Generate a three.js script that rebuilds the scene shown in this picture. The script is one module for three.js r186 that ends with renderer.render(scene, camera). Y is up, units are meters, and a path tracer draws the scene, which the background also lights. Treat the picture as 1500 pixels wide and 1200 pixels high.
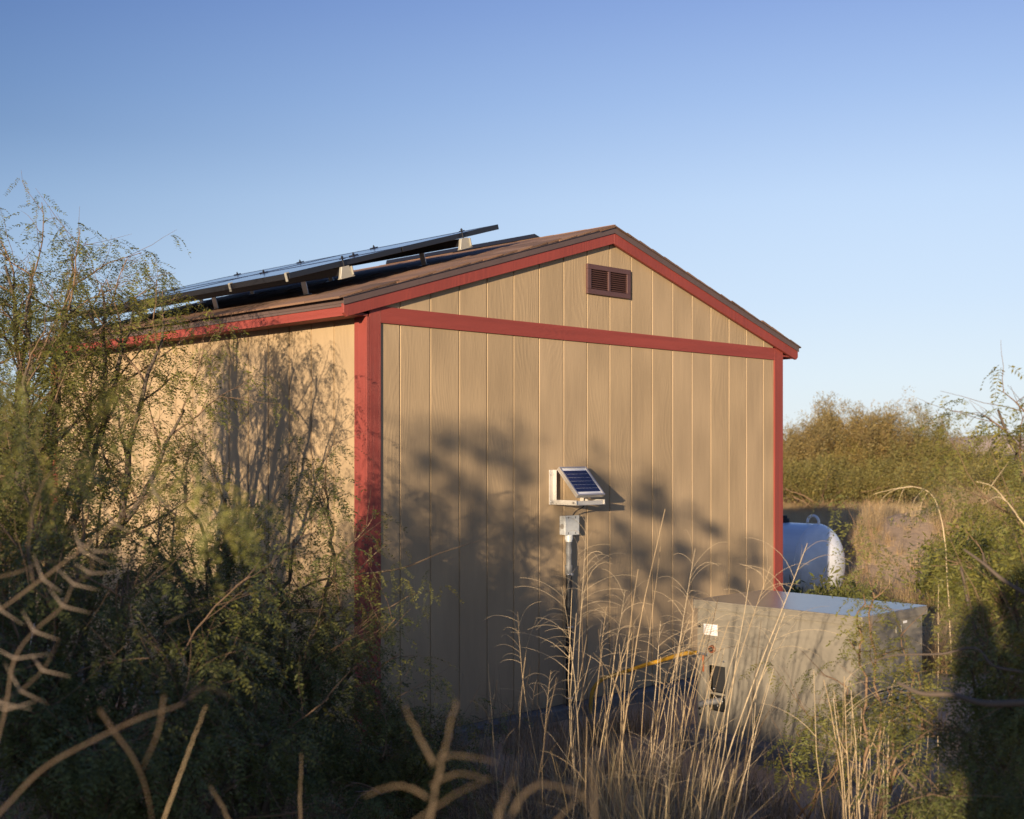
import * as THREE from 'three';
import { RoundedBoxGeometry } from 'three/addons/geometries/RoundedBoxGeometry.js';
import { MarchingCubes } from 'three/addons/objects/MarchingCubes.js';
import { mergeGeometries, mergeVertices, toCreasedNormals } from 'three/addons/utils/BufferGeometryUtils.js';

// ---------------------------------------------------------------- camera, sky, sun, exposure
const scene = new THREE.Scene();
const CAM = new THREE.Vector3(-3.762, 1.52, 4.871), YAW = -0.7743, FPX = 1791.85, HORIZON = 663.4;
const camera = new THREE.PerspectiveCamera(2 * Math.atan(600 / FPX) * 180 / Math.PI, 1.25, 0.05, 9000);
camera.position.copy(CAM); camera.rotation.y = YAW;
camera.setViewOffset(1500, 1200, 0, -(HORIZON - 600), 1500, 1200);      // a shift lens keeps the verticals upright
camera.focus = 6.6; camera.userData.fStop = 3.8;

const EXPOSURE = 1.6;
const SUNDIR = new THREE.Vector3(-0.898, 0.119, 0.428).normalize();
{
  const W = 1024, H = 512, d = new Float32Array(W * H * 4);
  const stops = [[-90, .16, .13, .10], [-3, .20, .17, .13], [0, .80, .83, .82], [1.5, .79, .87, .90], [3.5, .745, .865, .95], [7, .64, .795, .98], [11.5, .565, .735, .985], [16, .425, .595, .925], [20, .33, .48, .855], [30, .17, .31, .72], [50, .10, .21, .56], [90, .07, .16, .46]];
  for (let j = 0; j < H; j++) for (let i = 0; i < W; i++) {
    const el = ((j + .5) / H - .5) * Math.PI, ph = ((i + .5) / W - .5) * 2 * Math.PI, deg = el * 180 / Math.PI;
    const x = Math.cos(ph) * Math.cos(el), y = Math.sin(el), z = Math.sin(ph) * Math.cos(el);
    const c = x * SUNDIR.x + y * SUNDIR.y + z * SUNDIR.z;
    let k = 1; while (k < stops.length - 1 && stops[k][0] < deg) k++;
    const a = stops[k - 1], b = stops[k], t = Math.min(1, Math.max(0, (deg - a[0]) / (b[0] - a[0]))), sm = t;
    const up = Math.min(1, Math.max(0, deg / 14));
    const ray = THREE.MathUtils.lerp(0.84 + 0.16 * c * c, Math.max(.46, 0.13 + 0.94 * c * c), up);
    const glow = deg > 0 ? Math.pow(Math.max(0, c), 10) * Math.exp(-deg / 22) * .9 + Math.pow(Math.max(0, c), 120) * 2.2 : 0;
    const w = [1, .80, .52], pw = [1.5, 1.15, .85];
    for (let q = 0; q < 3; q++) d[(j * W + i) * 4 + q] = (THREE.MathUtils.lerp(a[q + 1], b[q + 1], sm) * (deg > 0 ? Math.pow(ray, pw[q]) : 1) + glow * w[q]) / EXPOSURE;
    d[(j * W + i) * 4 + 3] = 1;
  }
  const sky = new THREE.DataTexture(d, W, H, THREE.RGBAFormat, THREE.FloatType);
  sky.mapping = THREE.EquirectangularReflectionMapping; sky.magFilter = THREE.LinearFilter; sky.minFilter = THREE.LinearFilter; sky.wrapS = THREE.RepeatWrapping; sky.needsUpdate = true;
  scene.background = sky; scene.environment = sky;
}
const sun = new THREE.DirectionalLight(new THREE.Color().setRGB(1, .80, .58), 5);
sun.position.copy(SUNDIR).multiplyScalar(60); sun.castShadow = true; sun.shadow.mapSize.set(4096, 4096);
Object.assign(sun.shadow.camera, { left: -30, right: 30, top: 20, bottom: -20, near: 1, far: 160 });
sun.name = 'sun'; scene.add(sun, sun.target);
const renderer = new THREE.WebGLRenderer({ antialias: true });
renderer.toneMapping = THREE.LinearToneMapping; renderer.toneMappingExposure = EXPOSURE;
renderer.shadowMap.enabled = true;

// ---------------------------------------------------------------- helpers
function rng(seed) { let a = seed >>> 0; return () => { a = (a + 0x6D2B79F5) | 0; let t = Math.imul(a ^ (a >>> 15), 1 | a); t = (t + Math.imul(t ^ (t >>> 7), 61 | t)) ^ t; return ((t ^ (t >>> 14)) >>> 0) / 4294967296; }; }
const V = (x, y, z) => new THREE.Vector3(x, y, z);
const RIGHT = V(Math.cos(YAW), 0, -Math.sin(YAW)), FWD = V(-Math.sin(YAW), 0, -Math.cos(YAW));
// a point that stands DEPTH metres in front of the viewpoint, found on the survey of the photograph
const at = (px, py, depth) => CAM.clone().addScaledVector(FWD, depth).addScaledVector(RIGHT, (px - 750) / FPX * depth).add(V(0, (HORIZON - py) / FPX * depth, 0));
const used = {};
const numbered = (n) => { if (!(n in used)) { used[n] = 0; return n; } used[n]++; return n + '_' + String(used[n]).padStart(3, '0'); };
function tag(o, label, category, group) { o.userData.label = label; o.userData.category = category; if (group) o.userData.group = group; return o; }
function thing(name, label, category, pos = V(0, 0, 0), group) { const g = new THREE.Group(); g.name = numbered(name); g.position.copy(pos); scene.add(g); return tag(g, label, category, group); }
function part(name, geo, mat, parent, label) { const m = new THREE.Mesh(geo, mat); m.name = name; m.castShadow = m.receiveShadow = true; parent.add(m); if (label) m.userData.label = label; return m; }
function structure(name, geo, mat) { const m = part(name, geo, mat, scene); m.userData.kind = 'structure'; return m; }
function plainAttrs(g) { const o = g.index ? g.toNonIndexed() : g; for (const k of Object.keys(o.attributes)) if (!['position', 'normal', 'uv', 'color'].includes(k)) o.deleteAttribute(k); return o; }
const merge = (l) => mergeGeometries(l.map(plainAttrs));
function rbox(w, h, d, x, y, z, r = .003) { const g = new RoundedBoxGeometry(w, h, d, 1, Math.min(r, w / 2.1, h / 2.1, d / 2.1)); g.translate(x, y, z); return g; }
function box(w, h, d, x, y, z) { const g = new THREE.BoxGeometry(w, h, d); g.translate(x, y, z); return g; }
// span(x0,x1,y0,y1,z0,z1): a slightly rounded block given by its extents
const span = (x0, x1, y0, y1, z0, z1, r = .002) => rbox(x1 - x0, y1 - y0, z1 - z0, (x0 + x1) / 2, (y0 + y1) / 2, (z0 + z1) / 2, r);
const cyl = (r0, r1, h, n = 20) => new THREE.CylinderGeometry(r1, r0, h, n);
function rod(a, b, r, n = 12) { const g = new THREE.CylinderGeometry(r, r, a.distanceTo(b), n); g.applyQuaternion(new THREE.Quaternion().setFromUnitVectors(V(0, 1, 0), b.clone().sub(a).normalize())); g.translate((a.x + b.x) / 2, (a.y + b.y) / 2, (a.z + b.z) / 2); return g; }
// collects tapered tubes into one geometry
class Tubes {
  constructor() { this.p = []; this.n = []; this.u = []; this.i = []; }
  add(pts, rad, sides = 5) {
    const base = this.p.length / 3, N = pts.length; let ref = V(0, 0, 1); const t = V(), a = V(), b = V(), q = V(); let len = 0;
    for (let k = 0; k < N; k++) {
      t.copy(pts[Math.min(N - 1, k + 1)]).sub(pts[Math.max(0, k - 1)]).normalize();
      if (k) len += pts[k].distanceTo(pts[k - 1]);
      if (Math.abs(t.dot(ref)) > .95) ref = Math.abs(t.x) < .8 ? V(1, 0, 0) : V(0, 1, 0);
      a.crossVectors(t, ref).normalize(); b.crossVectors(t, a).normalize(); ref = a.clone().cross(t).normalize();
      const r = typeof rad === 'function' ? rad(k / (N - 1)) : rad;
      for (let s = 0; s <= sides; s++) { const w = s / sides * Math.PI * 2; q.copy(a).multiplyScalar(Math.cos(w)).addScaledVector(b, Math.sin(w)); this.n.push(q.x, q.y, q.z); this.p.push(pts[k].x + q.x * r, pts[k].y + q.y * r, pts[k].z + q.z * r); this.u.push(s / sides * .2, len); }
      if (k) for (let s = 0; s < sides; s++) { const c = base + k * (sides + 1) + s, d = c - sides - 1; this.i.push(d, d + 1, c, c, d + 1, c + 1); }
    }
  }
  geo() { const g = new THREE.BufferGeometry(); g.setAttribute('position', new THREE.Float32BufferAttribute(this.p, 3)); g.setAttribute('normal', new THREE.Float32BufferAttribute(this.n, 3)); g.setAttribute('uv', new THREE.Float32BufferAttribute(this.u, 2)); g.setIndex(this.i); return g; }
  get empty() { return !this.i.length; }
}
function smoothPath(ctrl, n) { return new THREE.CatmullRomCurve3(ctrl).getPoints(n); }
// value noise that tiles over (px, py) cells
function tileNoise(px, py, seed) { const r = rng(seed), g = new Float32Array(px * py); for (let i = 0; i < g.length; i++) g[i] = r(); return (x, y) => { const ix = Math.floor(x), iy = Math.floor(y), fx = x - ix, fy = y - iy, s = fx * fx * (3 - 2 * fx), t = fy * fy * (3 - 2 * fy), m = (a, n) => ((a % n) + n) % n, v = (a, b) => g[m(b, py) * px + m(a, px)]; return (v(ix, iy) * (1 - s) + v(ix + 1, iy) * s) * (1 - t) + (v(ix, iy + 1) * (1 - s) + v(ix + 1, iy + 1) * s) * t; }; }
function dataTex(w, h, fn, mx, my, srgb) { const d = new Uint8Array(w * h * 4); for (let j = 0; j < h; j++) for (let i = 0; i < w; i++) { const c = fn(i / w, j / h), o = (j * w + i) * 4; if (typeof c === 'number') d[o] = d[o + 1] = d[o + 2] = Math.max(0, Math.min(255, c * 255)); else for (let k = 0; k < 3; k++) d[o + k] = Math.max(0, Math.min(255, c[k] * 255)); d[o + 3] = 255; } const t = new THREE.DataTexture(d, w, h, THREE.RGBAFormat); t.wrapS = t.wrapT = THREE.RepeatWrapping; t.magFilter = THREE.LinearFilter; t.minFilter = THREE.LinearMipmapLinearFilter; t.generateMipmaps = true; t.repeat.set(1 / mx, 1 / my); if (srgb) t.colorSpace = THREE.SRGBColorSpace; t.needsUpdate = true; return t; }
const rgb = (r, g, b) => new THREE.Color().setRGB(r, g, b);
const std = (c, rough, extra = {}) => new THREE.MeshStandardMaterial({ color: c, roughness: rough, ...extra });

// ---------------------------------------------------------------- materials
// embossed wood grain of the pressed siding: warped growth lines that run along the boards, 1.22 m x 2.44 m
const grain = (() => {
  const warp = tileNoise(8, 5, 11), warp2 = tileNoise(24, 10, 12), fine = tileNoise(220, 60, 13), mid = tileNoise(64, 14, 14), deep = tileNoise(10, 4, 15);
  return (u, v) => {
    const d = u * 13 + (warp(u * 8, v * 5) - .5) * 2.6 + (warp2(u * 24, v * 10) - .5) * .55;
    const s = .5 + .5 * Math.sin(d * Math.PI * 2 * 3.4);
    const strength = .10 + .62 * THREE.MathUtils.smoothstep(deep(u * 10, v * 4), .35, .75);
    return THREE.MathUtils.clamp(.5 + (Math.pow(s, 1.6) - .5) * .75 * strength + (fine(u * 220, v * 60) - .5) * .5 + (mid(u * 64, v * 14) - .5) * .3, 0, 1);
  };
})();
const grainBump = dataTex(512, 1024, grain, 1.22, 2.44);
const grainTint = (lo, hi, seed) => { const a = tileNoise(6, 9, seed), b = tileNoise(40, 12, seed + 1); return dataTex(512, 1024, (u, v) => { const k = .74 + .24 * a(u * 6, v * 9) + .08 * b(u * 40, v * 12) + (grain(u, v) - .5) * .06; return [k, k, k]; }, 1.22, 2.44); };
const paintTint = grainTint(0, 1, 21);
const dust = (() => { const a = tileNoise(7, 7, 31), b = tileNoise(33, 33, 32), c = tileNoise(160, 160, 33); return dataTex(512, 512, (u, v) => .78 + .14 * a(u * 7, v * 7) + .1 * b(u * 33, v * 33) + .06 * c(u * 160, v * 160), .9, .9); })();
const M = {
  tan: std(rgb(.425, .306, .172), .80, { map: paintTint, bumpMap: grainBump, bumpScale: .0008 }),
  tanB: std(rgb(.415, .298, .167), .82, { map: paintTint, bumpMap: grainBump, bumpScale: .0009 }),
  tanC: std(rgb(.435, .314, .180), .78, { map: paintTint, bumpMap: grainBump, bumpScale: .0006 }),
  red: std(rgb(.285, .052, .036), .66, { map: paintTint, bumpMap: grainBump, bumpScale: .0012 }),
  redCut: std(rgb(.55, .30, .14), .8),
  brownMetal: std(rgb(.115, .075, .062), .48, { map: dust }),
  ventBrown: std(rgb(.105, .050, .042), .5, { map: dust }),
  dark: std(rgb(.012, .012, .013), .7),
  slab: std(rgb(.17, .16, .145), .9, { map: dust, bumpMap: dust, bumpScale: .006 }),
  shingle: std(rgb(.20, .115, .070), .93, { vertexColors: true, bumpMap: dust, bumpScale: .004 }),
  blackFrame: new THREE.MeshPhysicalMaterial({ color: rgb(.012, .012, .014), roughness: .38, clearcoat: .3, clearcoatRoughness: .3 }),
  pvGlass: new THREE.MeshPhysicalMaterial({ color: rgb(.010, .014, .026), roughness: .16, clearcoat: .35, clearcoatRoughness: .06 }),
  pvBack: std(rgb(.22, .20, .18), .6),
  bracket: std(rgb(.36, .335, .27), .45, { map: dust, metalness: .15 }),
  alu: std(rgb(.66, .63, .57), .42, { metalness: .75, map: dust }),
  aluMatte: std(rgb(.66, .62, .54), .5, { metalness: .25, map: dust }),
  whiteBack: std(rgb(.74, .73, .70), .4),
  cell: new THREE.MeshPhysicalMaterial({ color: rgb(.012, .014, .038), roughness: .22, clearcoat: .8, clearcoatRoughness: .06 }),
  cellB: new THREE.MeshPhysicalMaterial({ color: rgb(.016, .018, .050), roughness: .24, clearcoat: .8, clearcoatRoughness: .06 }),
  boxGrey: std(rgb(.58, .59, .56), .45, { metalness: .1, map: dust }),
  pvcGrey: std(rgb(.17, .17, .165), .55, { map: dust }),
  steel: std(rgb(.55, .55, .55), .3, { metalness: .9 }),
  rubber: std(rgb(.015, .015, .016), .6),
  yellow: std(rgb(.62, .34, .035), .45, { map: dust }),
  genTan: new THREE.MeshPhysicalMaterial({ color: rgb(.235, .208, .158), roughness: .42, clearcoat: .25, clearcoatRoughness: .35, map: dust }),
  genLid: new THREE.MeshPhysicalMaterial({ color: rgb(.235, .208, .158), roughness: .30, clearcoat: .5, clearcoatRoughness: .25, map: dust }),
  label: std(rgb(.78, .77, .73), .5),
  labelInk: std(rgb(.30, .30, .30), .6),
  rust: std(rgb(.20, .062, .025), .7, { map: dust }),
  orange: std(rgb(.36, .10, .03), .6),
  tank: new THREE.MeshPhysicalMaterial({ color: rgb(.80, .80, .80), roughness: .34, clearcoat: .4, clearcoatRoughness: .25, map: dust }),
  bark: std(rgb(.105, .078, .056), .9, { bumpMap: dust, bumpScale: .006 }),
  twig: std(rgb(.20, .125, .070), .85, { bumpMap: dust, bumpScale: .003 }),
  twigPale: std(rgb(.145, .10, .058), .85, { bumpMap: dust, bumpScale: .003 }),
  thorn: std(rgb(.20, .155, .11), .7),
  straw: std(rgb(.43, .31, .165), .62),
  strawPale: std(rgb(.54, .415, .245), .6),
  strawBrown: std(rgb(.135, .095, .052), .8),
};
const leafMat = (c) => new THREE.MeshPhysicalMaterial({ color: c, roughness: .62, transmission: .38, thickness: 0, side: THREE.DoubleSide, specularIntensity: .6 });
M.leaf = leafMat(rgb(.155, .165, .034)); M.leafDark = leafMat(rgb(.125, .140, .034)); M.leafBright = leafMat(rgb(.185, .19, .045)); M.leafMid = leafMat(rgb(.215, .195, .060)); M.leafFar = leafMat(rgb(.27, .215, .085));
M.blade = new THREE.MeshPhysicalMaterial({ color: rgb(.50, .375, .19), roughness: .75, transmission: .3, thickness: 0, side: THREE.DoubleSide });

// ---------------------------------------------------------------- ground
const lumpA = tileNoise(64, 64, 41), lumpB = tileNoise(64, 64, 42), lumpC = tileNoise(64, 64, 43);
function groundY(x, z) {
  const nearShed = Math.max(0, Math.max(Math.abs(x - 1.9) - 2.4, Math.abs(z + 1) - 3.4)), k = Math.min(1, nearShed / 1.2);
  let h = (lumpA(x * .22 + 9, z * .22 + 5) - .5) * .22 + (lumpB(x * .9, z * .9) - .5) * .08 + (lumpC(x * 3.1, z * 3.1) - .5) * .025;
  const bx = x - 11.2, bz = z + 2.5; h += .9 * Math.exp(-(bx * bx) / 12 - (bz * bz) / 2.6);   // low bank of bare soil beside the tank
  const cx = x - 20, cz = z + 6.0; h += .4 * Math.exp(-(cx * cx) / 30 - (cz * cz) / 4);
  const r = Math.hypot(x, z); if (r > 60) h += (lumpA(x * .01, z * .01) - .5) * 2.2 * Math.min(1, (r - 60) / 200);
  return h * k - .012 - .03 * k;
}
{
  const rings = 150, seg = 220, p = [], c = [], u = [], idx = []; const n1 = tileNoise(64, 64, 44), n2 = tileNoise(64, 64, 45);
  for (let i = 0; i <= rings; i++) { const r = i < 90 ? i * .16 : 14.4 * Math.pow(1.11, i - 90); for (let j = 0; j <= seg; j++) { const a = j / seg * 2 * Math.PI, x = r * Math.cos(a), z = r * Math.sin(a); p.push(x, groundY(x, z), z); u.push(x, z);
    const k = n1(x * .35, z * .35) * .6 + n2(x * 1.7, z * 1.7) * .4, far = Math.min(1, r / 60); const d = [.44 + .12 * k, .305 + .085 * k, .180 + .05 * k];
    const dry = [.30, .235, .135]; for (let q = 0; q < 3; q++) c.push(d[q] * (1 - far * .7) + dry[q] * far * .7); } }
  for (let i = 0; i < rings; i++) for (let j = 0; j < seg; j++) { const a = i * (seg + 1) + j, b = a + seg + 1; idx.push(a, a + 1, b, b, a + 1, b + 1); }
  const g = new THREE.BufferGeometry(); g.setAttribute('position', new THREE.Float32BufferAttribute(p, 3)); g.setAttribute('color', new THREE.Float32BufferAttribute(c, 3)); g.setAttribute('uv', new THREE.Float32BufferAttribute(u, 2)); g.setIndex(idx); g.computeVertexNormals();
  const gn = (() => { const a = tileNoise(12, 12, 51), b = tileNoise(60, 60, 52), e = tileNoise(250, 250, 53); return (x, y) => .62 + .2 * a(x * 12, y * 12) + .2 * b(x * 60, y * 60) + .16 * e(x * 250, y * 250); })();
  const soil = dataTex(1024, 1024, (x, y) => gn(x, y), 2.3, 2.3);
  structure('ground', g, std(rgb(1, 1, 1), .95, { vertexColors: true, map: soil, bumpMap: soil, bumpScale: .03 }));
}
// far hills: a long low ridge with its own relief
{
  const hn = tileNoise(64, 64, 61), hm = tileNoise(128, 128, 62);
  const ridge = (R, a0, a1, hgt, depth, mat) => {
    const na = 140, nr = 10, p = [], idx = [];
    for (let i = 0; i <= na; i++) for (let j = 0; j <= nr; j++) { const t = i / na, a = a0 + (a1 - a0) * t, s = j / nr, r = R + depth * s, x = CAM.x + r * Math.sin(a), z = CAM.z - r * Math.cos(a);
      const e = hgt(t) * Math.sin(s * Math.PI) * (.75 + .35 * hn(t * 40, s * 5) + .12 * hm(t * 110, s * 11)); p.push(x, e - 2, z); }
    for (let i = 0; i < na; i++) for (let j = 0; j < nr; j++) { const a = i * (nr + 1) + j, b = a + nr + 1; idx.push(a, b, a + 1, b, b + 1, a + 1); }
    const g = new THREE.BufferGeometry(); g.setAttribute('position', new THREE.Float32BufferAttribute(p, 3)); g.setAttribute('uv', new THREE.Float32BufferAttribute(p.filter((_, k) => k % 3 !== 1).map((v) => v / 60), 2)); g.setIndex(idx); g.computeVertexNormals(); return structure('hills', g, mat);
  };
  const m = std(rgb(.46, .36, .30), .95, { map: dust });
  const d2 = Math.PI / 180;   // bearings from straight ahead of the shed wall
  ridge(1500, 20 * d2, 100 * d2, (t) => { const b = 20 + 80 * t; return 7 + 17 * Math.exp(-((b - 66) ** 2) / 22) + 6 * Math.exp(-((b - 55) ** 2) / 8) + 5 * Math.exp(-((b - 34) ** 2) / 40); }, 170, m);
}

// ---------------------------------------------------------------- the shed
const GROOVE = .2032, CX = 1.83, SLOPE = .2985, rakeY = (x) => 2.781 - SLOPE * Math.abs(x - CX);
const shed = thing('garden_shed', 'tan shed with vertical grooved siding, red trim and a brown shingle gable roof', 'shed');
{
  const core = [box(3.642, 2.1, 3.642, CX, 1.13, -1.83)];
  { const s = new THREE.Shape(); s.moveTo(.02, 2.19); s.lineTo(3.64, 2.19); s.lineTo(CX, 2.76); const g = new THREE.ExtrudeGeometry(s, { depth: 3.62, bevelEnabled: false }); g.translate(0, 0, -3.635); core.push(g); }
  part('wall_core', merge(core), M.tanB, shed);
  part('foundation_slab', span(-.06, 3.72, -.10, .055, -3.72, .07, .012), M.slab, shed);
  const r = rng(5);
  // one siding board: chamfered left edge, flat face, shallow groove on its right
  function board(x0, x1, yb, yt, kink) {
    const off = [r() * 1.22, r() * 2.44], st = [[x0, -.006], [x0 + .0028, 0]];
    if (kink > x0 + .006 && kink < x1 - .012) st.push([kink, 0]);
    st.push([x1 - .0085, 0], [x1 - .0075, -.006], [x1, -.006]);
    const p = [], u = [], q = (a, b, c, d) => { for (const v of [a, b, c, a, c, d]) { p.push(...v); u.push(v[0] + off[0], v[1] + off[1]); } };
    for (let i = 0; i < st.length - 1; i++) { const [a, za] = st[i], [b, zb] = st[i + 1]; q([a, yb(a), za], [b, yb(b), zb], [b, yt(b), zb], [a, yt(a), za]); q([a, yt(a), za], [b, yt(b), zb], [b, yt(b), -.0085], [a, yt(a), -.0085]); q([b, yb(b), zb], [a, yb(a), za], [a, yb(a), -.0085], [b, yb(b), -.0085]); }
    const g = new THREE.BufferGeometry(); g.setAttribute('position', new THREE.Float32BufferAttribute(p, 3)); g.setAttribute('uv', new THREE.Float32BufferAttribute(u, 2)); g.computeVertexNormals(); return g;
  }
  const mats = [M.tan, M.tanB, M.tanC, M.tan];
  for (let k = -1; k < 17; k++) {   // front wall, below and above the red band
    const x0 = Math.max(.05, CX + (k - 8) * GROOVE), x1 = Math.min(3.59, CX + (k - 7) * GROOVE);
    part('siding_board', board(x0, x1, () => .06, () => 2.19), mats[Math.floor(r() * 4)], shed);
    const yt = (x) => rakeY(x) + .03;
    part('gable_board', board(Math.max(x0, .08), Math.min(x1, 3.58), () => 2.24, (x) => Math.max(2.241, yt(x)), CX), mats[Math.floor(r() * 4)], shed);
  }
  for (let k = 0; k < 18; k++) {   // left wall, seen at an angle
    const x1 = -.105 - k * GROOVE + .02, x0 = Math.max(-3.60, x1 - GROOVE); if (x1 < -3.6) break;
    const b = part('siding_board', board(x0, x1, () => .06, () => 2.205), mats[Math.floor(r() * 4)], shed); b.rotation.y = -Math.PI / 2;
  }
  // corner boards
  const cb = (x0, x1, z0, z1) => part('corner_board', span(x0, x1, .055, 2.255, z0, z1, .0015), M.red, shed);
  cb(-.0035, .068, .0005, .0125); part('corner_board', span(-.0205, -.004, .055, 2.20, -.092, .0128, .0015), M.red, shed);
  cb(3.577, 3.680, .0005, .0125); part('corner_board', span(3.6605, 3.6735, .055, 2.20, -.092, 0, .0015), M.red, shed);
  part('corner_board', span(-.0135, -.0005, .055, 2.20, -3.672, -3.575, .0015), M.red, shed);
  part('frieze_board', span(.0685, 3.5765, 2.174, 2.257, .0005, .0115, .0015), M.red, shed);
  // rake boards with a plumb-cut lower end
  for (const s of [-1, 1]) {
    const X = (d) => CX + s * d, sh = new THREE.Shape(); const y = (d) => 2.781 - SLOPE * d;
    sh.moveTo(X(0), y(0)); sh.lineTo(X(1.985), y(1.985)); sh.lineTo(X(2.005), y(2.005) + .022); sh.lineTo(X(2.005), y(2.005) + .066); sh.lineTo(X(0), y(0) + .066); sh.closePath();
    const g = new THREE.ExtrudeGeometry(sh, { depth: .018, bevelEnabled: true, bevelSize: .0015, bevelThickness: .0015, bevelSegments: 1 }); g.translate(s * .002, 0, .0145);
    part('rake_board', g, M.red, shed);
    // metal drip edge over the rake
    const dg = new THREE.Shape(); dg.moveTo(X(0), y(0) + .062); dg.lineTo(X(2.012), y(2.012) + .062); dg.lineTo(X(2.012), y(2.012) + .098); dg.lineTo(X(0), y(0) + .098); dg.closePath();
    const e = new THREE.ExtrudeGeometry(dg, { depth: .004, bevelEnabled: false }); e.translate(s * .0005, 0, .0365);
    const lip = new THREE.Shape(); lip.moveTo(X(0), y(0) + .0975); lip.lineTo(X(2.02), y(2.02) + .0975); lip.lineTo(X(2.02), y(2.02) + .1); lip.lineTo(X(0), y(0) + .1); lip.closePath();
    const l = new THREE.ExtrudeGeometry(lip, { depth: .05, bevelEnabled: false }); l.translate(s * .0005, 0, -.002);
    part('drip_edge', merge([e, l]), M.brownMetal, shed);
    // eave fascia, its drip edge and the soffit
    const fx = X(1.99), a = Math.min(fx, fx - s * .018), b = Math.max(fx, fx - s * .018);
    part('fascia_board', span(a, b, 2.193, 2.246, -3.70, .013, .0015), M.red, shed);
    const dx = s < 0 ? [fx - .007, fx - .0005] : [fx + .0005, fx + .007];
    part('drip_edge', span(dx[0], dx[1], 2.238, 2.268, -3.715, .03, .001), M.brownMetal, shed);
    const sx = s < 0 ? [fx + .0185, -.0145] : [3.6745, fx - .0185];
    part('soffit', span(sx[0], sx[1], 2.201, 2.213, -3.70, .012, .001), M.red, shed);
    // roof slope: deck with a course-by-course layer of shingles
    const rs = new THREE.Shape(); rs.moveTo(X(0), y(0) + .068); rs.lineTo(X(2.0), y(2.0) + .068); rs.lineTo(X(2.0), y(2.0) + .096); rs.lineTo(X(0), y(0) + .096); rs.closePath();
    const dk = new THREE.ExtrudeGeometry(rs, { depth: 3.72, bevelEnabled: false }); dk.translate(s * .0005, 0, -3.70);
    const slope = part('roof_slope', dk, M.brownMetal, shed);
    const list = [], L = 2.03 * Math.hypot(1, SLOPE), ang = Math.atan(SLOPE), NC = 17, ex = L / NC, cr = rng(70 + s);
    for (let c = 0; c < NC; c++) {
      let z = .044 - (c % 2) * .15 - cr() * .05, first = true; let zz = .046 + (cr() - .5) * .012;
      while (zz > -3.73) {
        const w = first ? .18 + cr() * .14 : .22 + cr() * .12, z1 = Math.max(-3.735, zz - w), len = ex * 1.16 + (cr() - .5) * .012, th = .0065 + cr() * .004;
        const g = new THREE.BoxGeometry(len, th, zz - z1 - .003); first = false;
        const dmid = L - (c + .5) * ex;
        g.translate(0, th / 2, 0); g.rotateZ((cr()) * .012 * s * -1 + .018 * s * 0);
        const tone = .55 + cr() * .75, hue = cr() * .16, col = []; for (let k = 0; k < g.attributes.position.count; k++) col.push(tone, tone * (1 - hue * .5), tone * (1 - hue)); g.setAttribute('color', new THREE.Float32BufferAttribute(col, 3));
        g.rotateZ(-s * ang - s * .028); const dh = dmid * Math.cos(ang); g.translate(X(dh) - s * 0, y(dh) + .1015, (zz + z1) / 2); list.push(g);
        zz = z1;
      }
    }
    const sg = part('shingles', merge(list), M.shingle, slope); sg.userData.kind = 'stuff';
  }
  const caps = []; const cr = rng(77);
  for (let z = .05; z > -3.7; z -= .145) for (const s of [-1, 1]) { const g = new THREE.BoxGeometry(.15, .008, .2); g.translate(s * .072, 0, 0); g.rotateX(.02); const tone = .6 + cr() * .5, col = []; for (let k = 0; k < g.attributes.position.count; k++) col.push(tone, tone * .95, tone * .9); g.setAttribute('color', new THREE.Float32BufferAttribute(col, 3)); g.rotateZ(-s * Math.atan(SLOPE) - s * .02); g.translate(CX, 2.884, z - .1); caps.push(g); }
  const rc = part('ridge_caps', merge(caps), M.shingle, shed); rc.userData.kind = 'stuff';
  // gable vent with two banks of louvres
  const vx0 = 1.612, vx1 = 2.004, vy0 = 2.463, vy1 = 2.640, vent = part('gable_vent', merge([span(vx0, vx1, vy0, vy0 + .03, .0005, .018), span(vx0, vx1, vy1 - .03, vy1, .0005, .018), span(vx0, vx0 + .032, vy0 + .03, vy1 - .03, .0005, .018), span(vx1 - .032, vx1, vy0 + .03, vy1 - .03, .0005, .018), span(1.798, 1.818, vy0 + .03, vy1 - .03, .0005, .017)]), M.ventBrown, shed);
  part('vent_screen', span(vx0 + .02, vx1 - .02, vy0 + .02, vy1 - .02, .0006, .003, .0005), M.dark, vent);
  for (const [a, b] of [[vx0 + .033, 1.797], [1.819, vx1 - .033]]) for (let k = 0; k < 9; k++) { const g = box(b - a, .0022, .013, 0, 0, 0); g.rotateX(.62); g.translate((a + b) / 2, vy0 + .0385 + k * .0126, .0092); part('louvre', g, M.ventBrown, vent); }
}

// ---------------------------------------------------------------- solar panels on the roof, parallel to the slope
function slopePlace(o, s, d, z, lift) { o.position.set(CX + s * d, 2.781 - SLOPE * d + .104 + lift, z); o.rotation.z = -s * Math.atan(SLOPE); }
function roofPanel(label, s, dMid, zMid, w, l, lift) {
  const t = thing('roof_solar_panel', label, 'solar panel'); slopePlace(t, s, dMid, zMid, lift);
  const th = .030, f = .018;
  part('frame', merge([rbox(w, th, f, 0, th / 2, l / 2 - f / 2, .0015), rbox(w, th, f, 0, th / 2, -l / 2 + f / 2, .0015), rbox(f, th, l - 2 * f, w / 2 - f / 2, th / 2, 0, .0015), rbox(f, th, l - 2 * f, -w / 2 + f / 2, th / 2, 0, .0015)]), M.blackFrame, t);
  part('glass', box(w - 2 * f, .005, l - 2 * f, 0, th - .0045, 0), M.pvGlass, t);
  part('backsheet', box(w - 2 * f, .002, l - 2 * f, 0, th - .0095, 0), M.pvBack, t);
  return t;
}
const cs = Math.cos(Math.atan(SLOPE)), rowW = .752 / cs - .008;
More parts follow.
